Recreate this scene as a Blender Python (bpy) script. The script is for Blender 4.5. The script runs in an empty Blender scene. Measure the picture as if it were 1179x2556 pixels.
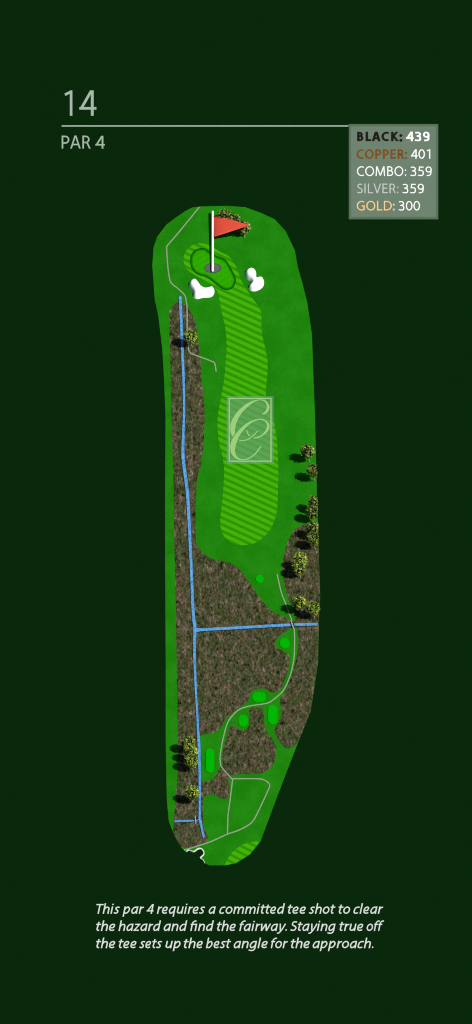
import bpy, bmesh, math, random
from mathutils import Vector
from mathutils.geometry import tessellate_polygon

# ------------------------------------------------------------------ camera, sky, sun, exposure
C = bpy.context.scene
S = 0.2                                   # metres of ground per unit of the course plan
TILT = math.radians(54)                   # how far the view leans away from straight down
CT, ST = math.cos(TILT), math.sin(TILT)

cam_d = bpy.data.cameras.new("camera")
cam = bpy.data.objects.new("camera", cam_d)
C.collection.objects.link(cam)
cam_d.type = 'ORTHO'
cam_d.ortho_scale = 2556 * S
cam_d.clip_start = 1
cam_d.clip_end = 6000
cam.rotation_euler = (TILT, 0, 0)
cam.location = (0, -900 * ST, 900 * CT)
C.camera = cam

SUN_EL = math.radians(48)
SUN_H = Vector((0.83, -0.56)).normalized()
sun_dir = Vector((SUN_H.x * math.cos(SUN_EL), SUN_H.y * math.cos(SUN_EL), math.sin(SUN_EL)))
w = bpy.data.worlds.new("World"); C.world = w
w.use_nodes = True
nt = w.node_tree
bg = nt.nodes['Background']
sky = nt.nodes.new('ShaderNodeTexSky')
sky.sky_type = 'NISHITA'; sky.sun_disc = False
sky.sun_elevation = SUN_EL
sky.sun_rotation = math.atan2(sun_dir.x, sun_dir.y)
nt.links.new(sky.outputs[0], bg.inputs[0])
bg.inputs[1].default_value = 0.05
sl = bpy.data.lights.new("sun", 'SUN'); sl.energy = 5.0; sl.angle = math.radians(0.5); sl.color = (1, .97, .93)
so = bpy.data.objects.new("sun", sl); C.collection.objects.link(so)
so.rotation_euler = sun_dir.to_track_quat('Z', 'Y').to_euler()
so.location = (60, -40, 120)
C.view_settings.view_transform = 'Standard'
C.view_settings.look = 'None'
C.cycles.filter_width = 1.1
C.view_settings.exposure = -0.11
C.view_settings.gamma = 1.0
C.view_settings.use_curve_mapping = False

# ------------------------------------------------------------------ helpers
def W(x, y, z=0.0):
    """plan position (x, y) -> world point at height z (metres)"""
    return Vector(((x - 589.5) * S, ((1278 - y) * S - z * ST) / CT, z))

def G(x, y, z=0.0):
    """plan position on the ground, lifted straight up by z"""
    v = W(x, y); v.z = z
    return v

def srgb(r, g, b, f=1.0):
    def c(u):
        u /= 255.0
        return (u / 12.92 if u <= 0.04045 else ((u + .055) / 1.055) ** 2.4) * f
    return (c(r), c(g), c(b), 1)

def catmull(pts, n=5, closed=True):
    m = len(pts); out = []
    rng = range(m) if closed else range(m - 1)
    for i in rng:
        if closed:
            p0, p1, p2, p3 = pts[i - 1], pts[i], pts[(i + 1) % m], pts[(i + 2) % m]
        else:
            p0, p1, p2, p3 = pts[max(i - 1, 0)], pts[i], pts[i + 1], pts[min(i + 2, m - 1)]
        for k in range(n):
            t = k / n
            out.append(tuple(0.5 * ((2 * p1[j]) + (-p0[j] + p2[j]) * t + (2 * p0[j] - 5 * p1[j] + 4 * p2[j] - p3[j]) * t * t
                             + (-p0[j] + 3 * p1[j] - 3 * p2[j] + p3[j]) * t ** 3) for j in range(2)))
    if not closed: out.append(tuple(pts[-1]))
    return out

def link(name, mesh, mats, parent=None, loc=None):
    o = bpy.data.objects.new(name, mesh)
    C.collection.objects.link(o)
    for m in (mats if isinstance(mats, (list, tuple)) else [mats]):
        mesh.materials.append(m)
    if parent: o.parent = parent
    if loc is not None: o.location = loc
    return o

def tag(o, label, cat, group=None):
    o['label'] = label; o['category'] = cat
    if group: o['group'] = group
    return o

def struct(o):
    o['kind'] = 'structure'
    return o

def empty(name, loc):
    o = bpy.data.objects.new(name, None); C.collection.objects.link(o)
    o.location = loc; o.empty_display_size = 1
    return o

class MB:
    """collects faces for one mesh"""
    def __init__(s, org=(0, 0, 0)): s.v = []; s.f = []; s.mi = []; s.o = Vector(org); s.tone = []; s.t = .5
    def vert(s, p): s.v.append(tuple(Vector(p) - s.o)); return len(s.v) - 1
    def face(s, ids, mi=0): s.f.append(tuple(ids)); s.mi.append(mi); s.tone.append(s.t)
    def poly(s, pts, mi=0):                 # pts: world Vectors, counter-clockwise from above or not
        tris = tessellate_polygon([pts])
        ids = [s.vert(p) for p in pts]
        for t in tris:
            a, b, c = [pts[i] for i in t]
            n = (b - a).cross(c - a)
            t = t if n.z >= 0 else t[::-1]
            s.face([ids[i] for i in t], mi)
        return ids
    def slab(s, pl, z0, z1, mi=0):          # plan outline extruded between heights
        s.poly([G(x, y, z1) for x, y in pl], mi)
        area = sum(pl[i - 1][0] * pl[i][1] - pl[i][0] * pl[i - 1][1] for i in range(len(pl)))
        top = [s.vert(G(x, y, z1)) for x, y in pl]; bot = [s.vert(G(x, y, z0)) for x, y in pl]
        n = len(pl)
        for i in range(n):
            j = (i + 1) % n
            q = (bot[i], bot[j], top[j], top[i])
            s.face(q if area < 0 else q[::-1], mi)
    def box(s, c, d, rz=0):
        c = Vector(c); ids = []
        for sx in (-1, 1):
            for sy in (-1, 1):
                for sz in (-1, 1):
                    x, y = sx * d[0] / 2, sy * d[1] / 2
                    ids.append(s.vert(c + Vector((x * math.cos(rz) - y * math.sin(rz), x * math.sin(rz) + y * math.cos(rz), sz * d[2] / 2))))
        for f in ((0, 1, 3, 2), (4, 6, 7, 5), (0, 4, 5, 1), (2, 3, 7, 6), (0, 2, 6, 4), (1, 5, 7, 3)):
            s.face([ids[i] for i in f])
    def tube(s, pts, rads, n=10):
        rings = []
        for i, p in enumerate(pts):
            d = (Vector(pts[min(i + 1, len(pts) - 1)]) - Vector(pts[max(i - 1, 0)])).normalized()
            a = d.orthogonal().normalized(); b = d.cross(a)
            if i and a.dot(pa) < 0: a = -a; b = -b
            pa = a
            rings.append([s.vert(Vector(p) + (a * math.cos(2 * math.pi * k / n) + b * math.sin(2 * math.pi * k / n)) * rads[i]) for k in range(n)])
        for r0, r1 in zip(rings, rings[1:]):
            for k in range(n):
                s.face((r0[k], r0[(k + 1) % n], r1[(k + 1) % n], r1[k]))
        s.face(rings[0][::-1]); s.face(rings[-1])
    def mesh(s, name, smooth=False):
        me = bpy.data.meshes.new(name)
        me.from_pydata(s.v, [], s.f)
        me.polygons.foreach_set('material_index', s.mi)
        if smooth: me.polygons.foreach_set('use_smooth', [True] * len(me.polygons))
        at = me.attributes.new('tone', 'FLOAT', 'FACE'); at.data.foreach_set('value', s.tone)
        me.update()
        return me

def ribbon(pts, width, closed=False):
    """plan outline of a band along pts; width a number or one per point"""
    n = len(pts); L = []; R = []
    for i in range(n):
        a = pts[max(i - 1, 0)]; b = pts[min(i + 1, n - 1)]
        dx, dy = b[0] - a[0], b[1] - a[1]
        l = math.hypot(dx, dy) or 1
        wd = (width[i] if isinstance(width, (list, tuple)) else width) / 2
        L.append((pts[i][0] - dy / l * wd, pts[i][1] + dx / l * wd))
        R.append((pts[i][0] + dy / l * wd, pts[i][1] - dx / l * wd))
    return L, R

def band(mb, pts, width, z, mi=0, z0=None):
    L, R = ribbon(pts, width)
    l = [mb.vert(G(x, y, z)) for x, y in L]; r = [mb.vert(G(x, y, z)) for x, y in R]
    for i in range(len(pts) - 1):
        mb.face((l[i], l[i + 1], r[i + 1], r[i]), mi)
    if z0 is not None:
        lb = [mb.vert(G(x, y, z0)) for x, y in L]; rb = [mb.vert(G(x, y, z0)) for x, y in R]
        for i in range(len(pts) - 1):
            mb.face((lb[i], lb[i + 1], l[i + 1], l[i]), mi)
            mb.face((r[i], r[i + 1], rb[i + 1], rb[i]), mi)
        mb.face((lb[0], l[0], r[0], rb[0]), mi); mb.face((l[-1], lb[-1], rb[-1], r[-1]), mi)

def offset(pl, d):
    """move a closed plan outline inwards by d"""
    n = len(pl)
    area = sum(pl[i - 1][0] * pl[i][1] - pl[i][0] * pl[i - 1][1] for i in range(n))
    sg = 1 if area > 0 else -1
    out = []
    for i in range(n):
        a, b = pl[i - 1], pl[(i + 1) % n]
        dx, dy = b[0] - a[0], b[1] - a[1]; l = math.hypot(dx, dy) or 1
        out.append((pl[i][0] - dy / l * d * sg, pl[i][1] + dx / l * d * sg))
    return out

def dome(mb, pl, prof, mi=0):
    """rings of a closed outline moved in and up: prof = [(inset, height)]"""
    rings = [[mb.vert(G(x, y, z)) for x, y in offset(pl, d)] for d, z in prof]
    n = len(pl)
    area = sum(pl[i - 1][0] * pl[i][1] - pl[i][0] * pl[i - 1][1] for i in range(n))
    for a, b in zip(rings, rings[1:]):
        for i in range(n):
            j = (i + 1) % n
            q = (a[i], a[j], b[j], b[i])
            mb.face(q if area < 0 else q[::-1], mi)
    d, z = prof[-1]
    pts = [G(x, y, z) for x, y in offset(pl, d)]
    for t in tessellate_polygon([pts]):
        a, b, c = [pts[i] for i in t]
        if (b - a).cross(c - a).z < 0: t = t[::-1]
        mb.face([rings[-1][i] for i in t], mi)

# ------------------------------------------------------------------ materials
F = 1.14       # share of the albedo a level surface shows in this light

def mat(name):
    m = bpy.data.materials.new(name); m.use_nodes = True
    t = m.node_tree; t.nodes.clear()
    out = t.nodes.new('ShaderNodeOutputMaterial')
    b = t.nodes.new('ShaderNodeBsdfPrincipled')
    b.inputs['Roughness'].default_value = 0.9
    b.inputs['Specular IOR Level'].default_value = 0.0
    t.links.new(b.outputs[0], out.inputs[0])
    return m, t, b

def plan_coord(t, sx=1, sy=1):
    tc = t.nodes.new('ShaderNodeNewGeometry'); mp = t.nodes.new('ShaderNodeMapping')
    mp.inputs['Scale'].default_value = (sx / S, sy * CT / S, 1 / S)
    t.links.new(tc.outputs['Position'], mp.inputs[0])
    return mp.outputs[0]

def noise(t, co, scale, detail=3, rough=.55):
    n = t.nodes.new('ShaderNodeTexNoise')
    n.inputs['Scale'].default_value = scale; n.inputs['Detail'].default_value = detail
    n.inputs['Roughness'].default_value = rough
    t.links.new(co, n.inputs['Vector'])
    return n.outputs['Fac']

def ramp(t, fac, stops, interp='LINEAR'):
    r = t.nodes.new('ShaderNodeValToRGB'); r.color_ramp.interpolation = interp
    e = r.color_ramp.elements
    while len(e) < len(stops): e.new(0.5)
    for k, (p, c) in enumerate(stops):
        e[k].position = p; e[k].color = c
    t.links.new(fac, r.inputs[0])
    return r.outputs['Color']

def mix(t, fac, a, b, mode='MIX'):
    m = t.nodes.new('ShaderNodeMix'); m.data_type = 'RGBA'; m.blend_type = mode
    for sock, val in ((m.inputs['Factor'], fac), (m.inputs['A'], a), (m.inputs['B'], b)):
        if hasattr(val, 'links'): t.links.new(val, sock)
        else: sock.default_value = val
    for s_ in m.inputs:
        if s_.name in ('A', 'B') and s_.type == 'RGBA':
            val = a if s_.name == 'A' else b
            if hasattr(val, 'links'): t.links.new(val, s_)
            else: s_.default_value = val
    return [o for o in m.outputs if o.type == 'RGBA'][0]

def flat(name, rgb, var=.06, scale=.05, rough=.9, sat=None):
    m, t, b = mat(name)
    c = srgb(*rgb, f=1 / F if name not in ('red_cloth', 'white_paint') else .95)
    co = plan_coord(t)
    lo = tuple(x * (1 - var) for x in c[:3]) + (1,); hi = tuple(min(.95, x * (1 + var)) for x in c[:3]) + (1,)
    t.links.new(ramp(t, noise(t, co, scale), [(.35, lo), (.65, hi)]), b.inputs['Base Color'])
    b.inputs['Roughness'].default_value = rough
    return m

def M_turf(name, rgb_lo, rgb_hi):
    m, t, b = mat(name)
    co = plan_coord(t)
    big = ramp(t, noise(t, co, .018, 3), [(.38, srgb(*rgb_lo, f=1 / F)), (.62, srgb(*rgb_hi, f=1 / F))])
    fine = ramp(t, noise(t, plan_coord(t, 1, 2.2), .16, 4, .7), [(.3, (.86, .86, .86, 1)), (.7, (1.13, 1.13, 1.13, 1))])
    t.links.new(mix(t, 1.0, big, fine, 'MULTIPLY'), b.inputs['Base Color'])
    return m

def M_stripes(name, light, dark, slope, period, phase, duty):
    m, t, b = mat(name)
    g = t.nodes.new('ShaderNodeNewGeometry'); sp = t.nodes.new('ShaderNodeSeparateXYZ')
    t.links.new(g.outputs['Position'], sp.inputs[0])
    def mth(op, a, bb=0.0, c=0.0):
        n = t.nodes.new('ShaderNodeMath'); n.operation = op
        for i, v in enumerate((a, bb, c)):
            if hasattr(v, 'links'): t.links.new(v, n.inputs[i])
            elif i < len(n.inputs): n.inputs[i].default_value = v
        return n.outputs[0]
    # p = y - slope*x in plan units
    yy = mth('MULTIPLY_ADD', sp.outputs['Y'], -CT / S, 1278.0)
    xx = mth('MULTIPLY_ADD', sp.outputs['X'], 1 / S, 589.5)
    p = mth('SUBTRACT', yy, mth('MULTIPLY', xx, slope))
    co = plan_coord(t)
    p = mth('ADD', p, mth('MULTIPLY', noise(t, co, .3, 2), .6))
    ph = mth('FRACT', mth('DIVIDE', mth('SUBTRACT', p, phase - period * duty / 2), period))
    e = .02
    col = ramp(t, ph, [(0, srgb(*dark, f=1 / F)), (duty - e, srgb(*dark, f=1 / F)), (duty + e, srgb(*light, f=1 / F)), (1 - e, srgb(*light, f=1 / F)), (1, srgb(*dark, f=1 / F))])
    fine = ramp(t, noise(t, co, .2, 4, .65), [(.3, (.93, .93, .93, 1)), (.7, (1.07, 1.07, 1.07, 1))])
    t.links.new(mix(t, 1.0, col, fine, 'MULTIPLY'), b.inputs['Base Color'])
    return m

def M_scrub():
    m, t, b = mat('scrub')
    co = plan_coord(t, 1, .62)
    f = .84 / F
    base = ramp(t, noise(t, co, .075, 5, .68), [(.30, srgb(40, 40, 24, f)), (.42, srgb(70, 72, 44, f)), (.51, srgb(88, 82, 62, f)), (.59, srgb(108, 95, 80, f)), (.70, srgb(150, 138, 124, f))])
    grn = ramp(t, noise(t, plan_coord(t, 1, .5), .10, 4, .65), [(.48, (0, 0, 0, 1)), (.62, (.8, .8, .8, 1))])
    base = mix(t, grn, base, srgb(68, 92, 46, f))
    big = ramp(t, noise(t, co, .02, 3, .6), [(.4, (.86, .93, .82, 1)), (.6, (1.10, 1.0, 1.0, 1))])
    base = mix(t, 1.0, base, big, 'MULTIPLY')
    v = t.nodes.new('ShaderNodeTexNoise'); v.inputs['Scale'].default_value = .13; v.inputs['Detail'].default_value = 3
    mp = t.nodes.new('ShaderNodeMapping'); mp.inputs['Location'].default_value = (31, 17, 5)
    t.links.new(plan_coord(t, 1, .8), mp.inputs[0]); t.links.new(mp.outputs[0], v.inputs['Vector'])
    spots = ramp(t, v.outputs['Fac'], [(.30, (.18, .17, .15, 1)), (.43, (1, 1, 1, 1))])
    base = mix(t, 1.0, base, spots, 'MULTIPLY')
    fine = ramp(t, noise(t, plan_coord(t, 1.1, .6), .22, 5, .75), [(.33, (.30, .32, .28, 1)), (.5, (.95, .95, .95, 1)), (.66, (2.0, 1.95, 2.0, 1))])
    base = mix(t, 1.0, base, fine, 'MULTIPLY')
    t.links.new(base, b.inputs['Base Color'])
    return m

def M_water():
    m, t, b = mat('water')
    f = 1 / F
    c = ramp(t, noise(t, plan_coord(t, 1, .5), .35, 4, .7), [(.32, srgb(48, 108, 168, f)), (.5, srgb(92, 158, 216, f)), (.68, srgb(126, 186, 236, f))])
    t.links.new(c, b.inputs['Base Color'])
    b.inputs['Roughness'].default_value = .25; b.inputs['Specular IOR Level'].default_value = .12
    return m

def M_leaf(name, stops):
    m, t, b = mat(name)
    g = t.nodes.new('ShaderNodeNewGeometry')
    oi = t.nodes.new('ShaderNodeObjectInfo')
    at = t.nodes.new('ShaderNodeAttribute'); at.attribute_name = 'tone'
    m1 = t.nodes.new('ShaderNodeMath'); m1.operation = 'MULTIPLY_ADD'; m1.inputs[1].default_value = .45
    m2 = t.nodes.new('ShaderNodeMath'); m2.operation = 'MULTIPLY'; m2.inputs[1].default_value = .55
    t.links.new(g.outputs['Random Per Island'], m2.inputs[0]); t.links.new(at.outputs['Fac'], m1.inputs[0]); t.links.new(m2.outputs[0], m1.inputs[2])
    c = ramp(t, m1.outputs[0], stops)
    v = ramp(t, oi.outputs['Random'], [(0, (.88, .9, .85, 1)), (1, (1.1, 1.08, 1.1, 1))])
    t.links.new(mix(t, 1.0, c, v, 'MULTIPLY'), b.inputs['Base Color'])
    b.inputs['Roughness'].default_value = .6
    b.inputs['Specular IOR Level'].default_value = .25
    return m

def M_glass(name, rgb, alpha, lin=None):
    m, t, b = mat(name)
    out = [n for n in t.nodes if n.type == 'OUTPUT_MATERIAL'][0]
    tr = t.nodes.new('ShaderNodeBsdfTransparent'); mx = t.nodes.new('ShaderNodeMixShader')
    b.inputs['Base Color'].default_value = lin or srgb(*rgb, f=1 / F)
    mx.inputs[0].default_value = alpha
    t.links.new(tr.outputs[0], mx.inputs[1]); t.links.new(b.outputs[0], mx.inputs[2])
    t.links.new(mx.outputs[0], out.inputs[0])
    return m

m_ground = flat('dark_ground', (9, 39, 11), .03, .01)
m_turf = M_turf('rough_turf', (28, 126, 11), (35, 135, 17))
m_scrub = M_scrub()
m_fair = M_stripes('fairway_stripes', (67, 174, 8), (43, 145, 2), .457, 16.72, 488.1, .43)
m_fair2 = M_stripes('lower_stripes', (67, 174, 8), (43, 145, 2), .5, 17.4, 2080 - .5 * 550 - 10.7, .40)
m_green = M_stripes('green_turf', (48, 168, 2), (43, 162, 2), -.6, 15, 480, .5)
m_green_shade = flat('edge_shade_turf', (10, 86, 2), .06, .1)  # turf darkened to paint the shade inside the green's edge
m_green_shade2 = flat('edge_shade_turf_mid', (21, 112, 2), .06, .1)
m_green_shade3 = flat('edge_shade_turf_inner', (33, 140, 3), .06, .1)
m_tee = flat('tee_turf', (2, 178, 4), .03, .1)
m_path = flat('path_gravel', (148, 163, 134), .10, .2)
m_sand = flat('white_sand', (255, 254, 255), .02, .1)
m_ditch_shade = flat('ditch_edge_shade', (22, 48, 46), .2, .2)  # dark tone painting the shade along the water's edge
m_water = M_water()
m_text = flat('pale_lettering', (163, 181, 163), .01)
m_rule = flat('pale_rule', (160, 184, 164), .01)
m_caption = flat('caption_lettering', (214, 226, 214), .01)
m_panel = flat('sign_panel', (108, 129, 109), .02, .02)
m_frame = flat('sign_border', (87, 112, 87), .02)
m_white = flat('white_lettering', (255, 255, 252), .01)
m_black = flat('black_lettering', (33, 29, 29), .01)
m_copper = flat('copper_lettering', (126, 80, 26), .03)
m_silver = flat('silver_lettering', (196, 202, 196), .01)
m_gold = flat('gold_lettering', (252, 203, 138), .01)
m_pole = flat('white_paint', (253, 253, 253), .01)
m_flag = flat('red_cloth', (255, 95, 72), .02, .05)
m_cup = flat('cup_lining', (98, 97, 100), .05, .1)
m_cuprim = flat('cup_rim', (40, 44, 42), .05, .1)
m_trunk = flat('pale_bark', (150, 145, 120), .2, .5)
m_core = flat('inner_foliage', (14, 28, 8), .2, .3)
m_leafA = M_leaf('leaf_bright', [(.12, (.008, .020, .006, 1)), (.36, (.030, .070, .008, 1)), (.47, (.18, .27, .018, 1)), (.75, (.44, .53, .050, 1)), (1, (.74, .80, .16, 1))])
m_leafB = M_leaf('leaf_olive', [(.12, (.008, .020, .008, 1)), (.40, (.028, .055, .010, 1)), (.50, (.15, .21, .022, 1)), (.80, (.38, .45, .065, 1)), (1, (.76, .78, .24, 1))])
m_deck = flat('timber_deck', (150, 146, 138), .1, .4)
m_rail = flat('pale_timber', (196, 192, 172), .1, .4)
m_dark = flat('dark_timber', (84, 80, 72), .1, .4)
m_lip = flat('white_kerb', (236, 244, 226), .04, .2)

# ------------------------------------------------------------------ setting: ground, course, scrub, fairway
me = MB()
R_ = 3000
me.face([me.vert(p) for p in ((-R_, -R_, 0), (R_, -R_, 0), (R_, R_, 0), (-R_, R_, 0))])
struct(link('ground', me.mesh('ground'), m_ground))

right_edge = [(499, 516), (567, 514.2), (612.6, 517.6), (651.6, 531.6), (685.5, 547.5), (712.7, 576.3), (736.4, 625.5), (744, 668), (753.4, 700), (767, 754),
              (779, 835), (782.7, 940), (786.8, 1042), (789, 1143.6), (791, 1218), (793, 1290), (795, 1325), (796.5, 1400), (799.7, 1487), (797, 1530), (796, 1569),
              (794.4, 1654), (785, 1716), (775.8, 1775.4), (744.5, 1853), (697, 1976), (650.4, 2100.6), (624.4, 2132.7), (588.8, 2155), (562, 2160), (523, 2160), (511, 2155)]
notch = catmull([(511, 2155), (507.5, 2148), (500, 2143.5), (503, 2139.5), (508.5, 2134), (508.5, 2127), (503.5, 2121), (497, 2119.5), (491, 2122.5), (484.5, 2126.8), (477, 2125.5), (471.5, 2123.3), (466, 2127)], 4, False)
left_edge = [(464, 2127), (453, 2116), (435.6, 2086), (421.4, 2049), (416.7, 1994), (414, 1851), (414, 1654), (412.5, 1380), (412.5, 1245), (413.6, 1038), (409.5, 940),
             (405.6, 873), (395.4, 788), (387, 751), (380.5, 663), (383.6, 618.7), (392.5, 591.6), (415.8, 561), (440, 543), (463.3, 527), (480, 518.5)]
course = right_edge[:-1] + notch[:-1] + left_edge
me = MB(); me.slab(course, 0, .10)
struct(link('grass', me.mesh('rough_grass'), m_turf))

sc = []
sc += catmull([(424, 792), (422.6, 781.6), (429.4, 766), (443, 754.5), (461.6, 760), (475, 776), (487, 802), (493.8, 839), (500.6, 900), (504, 950), (511, 1021), (508.6, 1109.6),
               (501.8, 1160.5), (491.6, 1204.6), (489, 1279), (489, 1335), (494, 1365), (512, 1384.4), (531.8, 1396), (571, 1404), (594, 1417.4), (613.7, 1440.6), (635, 1472.6),
               (653, 1497.6), (677.9, 1524.3), (706.4, 1538.5), (724, 1549)], 4, False)
sc += [(730, 1555), (737, 1549)]
sc += catmull([(736.9, 1533), (722.4, 1501), (713.5, 1476), (706.4, 1437), (705.3, 1408.5), (708.7, 1391), (713.8, 1367.5), (725.7, 1337), (739.3, 1320), (759.6, 1309.8), (780, 1314), (794.7, 1325)], 4, False)
sc += [(796.2, 1400), (799.4, 1487), (796.7, 1530), (795.7, 1569), (794.1, 1654), (784.7, 1716), (775.5, 1775.4), (744.5, 1852.5)]
sc += catmull([(731.3, 1865.5), (719, 1869), (707.6, 1863.5), (695.7, 1848), (687.2, 1833), (686.4, 1821), (690.6, 1811), (699, 1794), (702.5, 1780), (700.8, 1761.7), (699, 1746.4),
               (709.3, 1731), (719.5, 1705.7), (728, 1685), (734.7, 1665), (739.8, 1643), (744, 1617.5), (745, 1595.4), (742.4, 1568)], 4, False)
sc += [(731, 1564), (722, 1571)]
sc += catmull([(702.8, 1585), (692, 1593.7), (686.8, 1606), (692, 1617), (710, 1627.6), (720.6, 1634.7), (723.7, 1645), (722, 1665), (716, 1685), (709.3, 1702), (702.5, 1717.6),
               (692.3, 1726), (682, 1729.5), (672, 1726), (661.8, 1719.3), (650, 1719.3), (634.6, 1722.7), (625.3, 1731), (619.4, 1751.5), (611, 1757.4), (594, 1770), (577, 1783.7),
               (562, 1797), (553.8, 1813), (543.6, 1824.5), (528.3, 1831), (513, 1833), (501, 1837)], 4, False)
sc += [(497, 1840), (498, 1952)]
sc += catmull([(504, 1952.5), (527, 1948), (539.8, 1935), (548.7, 1918), (554, 1912)], 4, False)
sc += catmull([(556, 1905), (555.5, 1882), (564, 1846), (572.9, 1818), (581.8, 1810.5), (594.5, 1819.4), (604.7, 1823.8), (614.9, 1822), (621, 1813), (623, 1807.5), (622, 1788.8), (623.6, 1772.7),
               (629.6, 1766.8), (639.7, 1765), (650, 1766.8), (656.7, 1772), (658.7, 1782), (660, 1811), (666.9, 1827.8), (683.6, 1848.7), (690, 1864), (689, 1887), (682.3, 1907),
               (668.3, 1923.8), (653, 1930), (627.6, 1932.7), (597, 1933), (576.7, 1936.5), (570, 1943), (574, 1968), (567.8, 1991), (562.7, 1995), (551, 1992.5), (536, 1984.8), (523, 1983),
               (511.8, 1988.7), (507.5, 1998.8), (507.5, 2024), (508, 2054.8), (514.4, 2077.7), (519.4, 2089), (518, 2097), (512.3, 2103.5), (496, 2110), (472.6, 2116), (453, 2115.5)], 4, False)
sc += [(436, 2085.5)]
sc += catmull([(431.5, 2077.5), (433.6, 2053), (436, 2025.5), (439.7, 1984), (443, 1943), (444.5, 1916), (444.5, 1834), (443.5, 1807.5), (441, 1629), (438.5, 1469), (435.6, 1364), (434, 1245),
               (430.5, 1109.6), (427, 991), (426, 924), (423.6, 839)], 4, False)
me = MB(); me.poly([G(x, y, .14) for x, y in sc])
struct(link('scrubland', me.mesh('scrubland'), m_scrub))

fair = catmull([(499, 608), (516, 610.3), (532.9, 618.7), (553, 630.6), (570, 639), (587, 661), (595.6, 683), (607.5, 710), (627.8, 741), (644.8, 764.6), (652, 781.6), (654, 832.5), (661.8, 866.4),
                (668.6, 907), (666.9, 941), (664, 987.5), (671, 1020), (683.3, 1052), (690, 1086), (693.5, 1130), (695, 1191), (692.5, 1265.7), (685, 1299.6), (671.4, 1326.8), (651, 1347),
                (630.7, 1358), (603.6, 1361.4), (583.2, 1358), (566, 1347), (555, 1330), (549.8, 1308), (551.7, 1279), (556.7, 1231.8), (559.5, 1177.5), (555.4, 1140), (545.9, 1099.5), (543, 1055),
                (546.6, 1021), (554.4, 980.7), (560.5, 940), (561.7, 924), (565.8, 870), (563.4, 825.7), (555, 785), (549.8, 758), (544.7, 734), (541.3, 725.6), (532.9, 717), (512.5, 702),
                (485.4, 686.6), (466.7, 673), (460, 659.5), (458.2, 646), (463.3, 629), (478.6, 613.7)], 4)
me = MB(); me.slab(fair, .10, .16)
struct(link('fairway', me.mesh('fairway'), m_fair))
lowf = catmull([(650.2, 2099), (613.7, 2106), (594, 2116.7), (578, 2131), (567.4, 2147), (562, 2160)], 4, False) + [(588.8, 2154.8), (624.2, 2132.5)]
me = MB(); me.slab(lowf, .10, .16)
struct(link('lower_fairway', me.mesh('lower_fairway'), m_fair2))

gr = catmull([(506, 619.6), (515.3, 622.4), (526.5, 630.8), (543.3, 640), (560, 646.6), (569.4, 656), (578.7, 672.8), (586.2, 687.7), (589.6, 699), (587, 710), (580.6, 720.3), (569.4, 724.6),
              (558.2, 723), (547, 716.6), (534, 706.3), (522.8, 697), (511.6, 691.4), (500.4, 688.6), (487.3, 682), (478, 669), (475.2, 656), (476, 641), (481.7, 629.9), (491, 622.4)], 4)
me = MB()
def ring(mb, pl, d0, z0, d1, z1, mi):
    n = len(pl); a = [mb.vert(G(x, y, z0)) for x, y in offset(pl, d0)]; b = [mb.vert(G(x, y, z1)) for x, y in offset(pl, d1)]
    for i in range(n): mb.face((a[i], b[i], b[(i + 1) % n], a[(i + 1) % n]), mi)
ring(me, gr, 0, .17, 2.4, .19, 0); ring(me, gr, 2.4, .19, 4.6, .20, 1); ring(me, gr, 4.6, .20, 7.2, .21, 2)  # nested rings: edge shade painted in, fading towards the middle
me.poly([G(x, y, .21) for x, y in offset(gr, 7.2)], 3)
struct(link('putting_green', me.mesh('putting_green'), [m_green_shade, m_green_shade2, m_green_shade3, m_green]))

# paths
def path_mesh(mb, pts, wd, z): band(mb, catmull(pts, 3, False), wd, z)
P1 = [(498, 517.6), (453, 573), (424, 607), (417.3, 615), (416.5, 625), (419, 663), (422.6, 691), (427.7, 707), (444, 721), (460, 735.8), (465, 751), (467.4, 771), (467.6, 824), (469.8, 857), (470.4, 871), (473.5, 878), (480, 884), (505, 893.5), (529.6, 903), (536.5, 908.3), (539.8, 928.5)]
P2 = [(692, 1433.4), (702, 1478), (713.5, 1508), (726, 1542), (732.5, 1560), (735.3, 1580), (735.6, 1601), (734, 1643.6), (725, 1686), (708, 1723.8), (683, 1747), (665.4, 1756.6), (624.4, 1763), (597.7, 1772), (581.7, 1786), (567.6, 1807), (556.3, 1848.7), (550.2, 1884), (550, 1903), (555, 1917.4), (580.5, 1946.7)]
P3 = [(581, 1946), (574.5, 1998.8), (569.5, 2037), (568.3, 2083)]
P4 = [(580, 1946), (584.3, 1945), (600, 1944.7), (646, 1945), (658, 1947.4), (669.6, 1954), (673.4, 1962), (671.5, 1969), (655.6, 2004), (634, 2047), (617.4, 2062.4), (592, 2075), (568, 2083), (525.8, 2102), (480, 2117), (460, 2123)]
me = MB()
for k, P in enumerate((P1, P2, P3, P4)): path_mesh(me, P, 2.95, .22 + .012 * k)
struct(link('path', me.mesh('path'), m_path))

# ditches: strip of painted edge shade first, then the water
D1 = [(450.3, 742), (451.5, 770), (453, 806), (457, 908), (458.4, 940), (460, 1018), (458, 1080), (457, 1132), (459.4, 1160.5), (467.9, 1228), (473, 1313), (476.5, 1390), (479.6, 1460), (482.6, 1530), (486, 1560), (487, 1575), (485.8, 1629), (489, 1718), (493.3, 1789.7),
      (494.5, 1820), (496.8, 1851.5), (498, 1888.5), (499, 1943), (499, 2025.5), (499.5, 2045), (502.7, 2061), (509, 2089)]
D1w = [8, 8, 8, 7.6, 6.8, 6.5, 7.5, 9, 9, 9, 8.5, 8, 8, 8.5, 9, 9, 7.5, 6, 6, 6.5, 8, 8, 6.5, 6, 8, 6.5, 6]
D2 = [(484, 1573), (489, 1573), (494, 1573), (502, 1572.6), (520, 1571.6), (560, 1569.5), (640, 1565), (730, 1560), (760, 1559.4), (793, 1559)]
D2w = [26, 17, 11.5, 8.6, 8, 8, 8, 8, 8, 8.3]
D3 = [(436, 2051.2), (460, 2050.2), (492, 2049), (495, 2048.6), (499, 2048)]
D3w = [5.4, 4.6, 4.0, 6.5, 9]
def caps(pts, wd):
    """round the blunt ends"""
    return pts, wd
me = MB()
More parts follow.
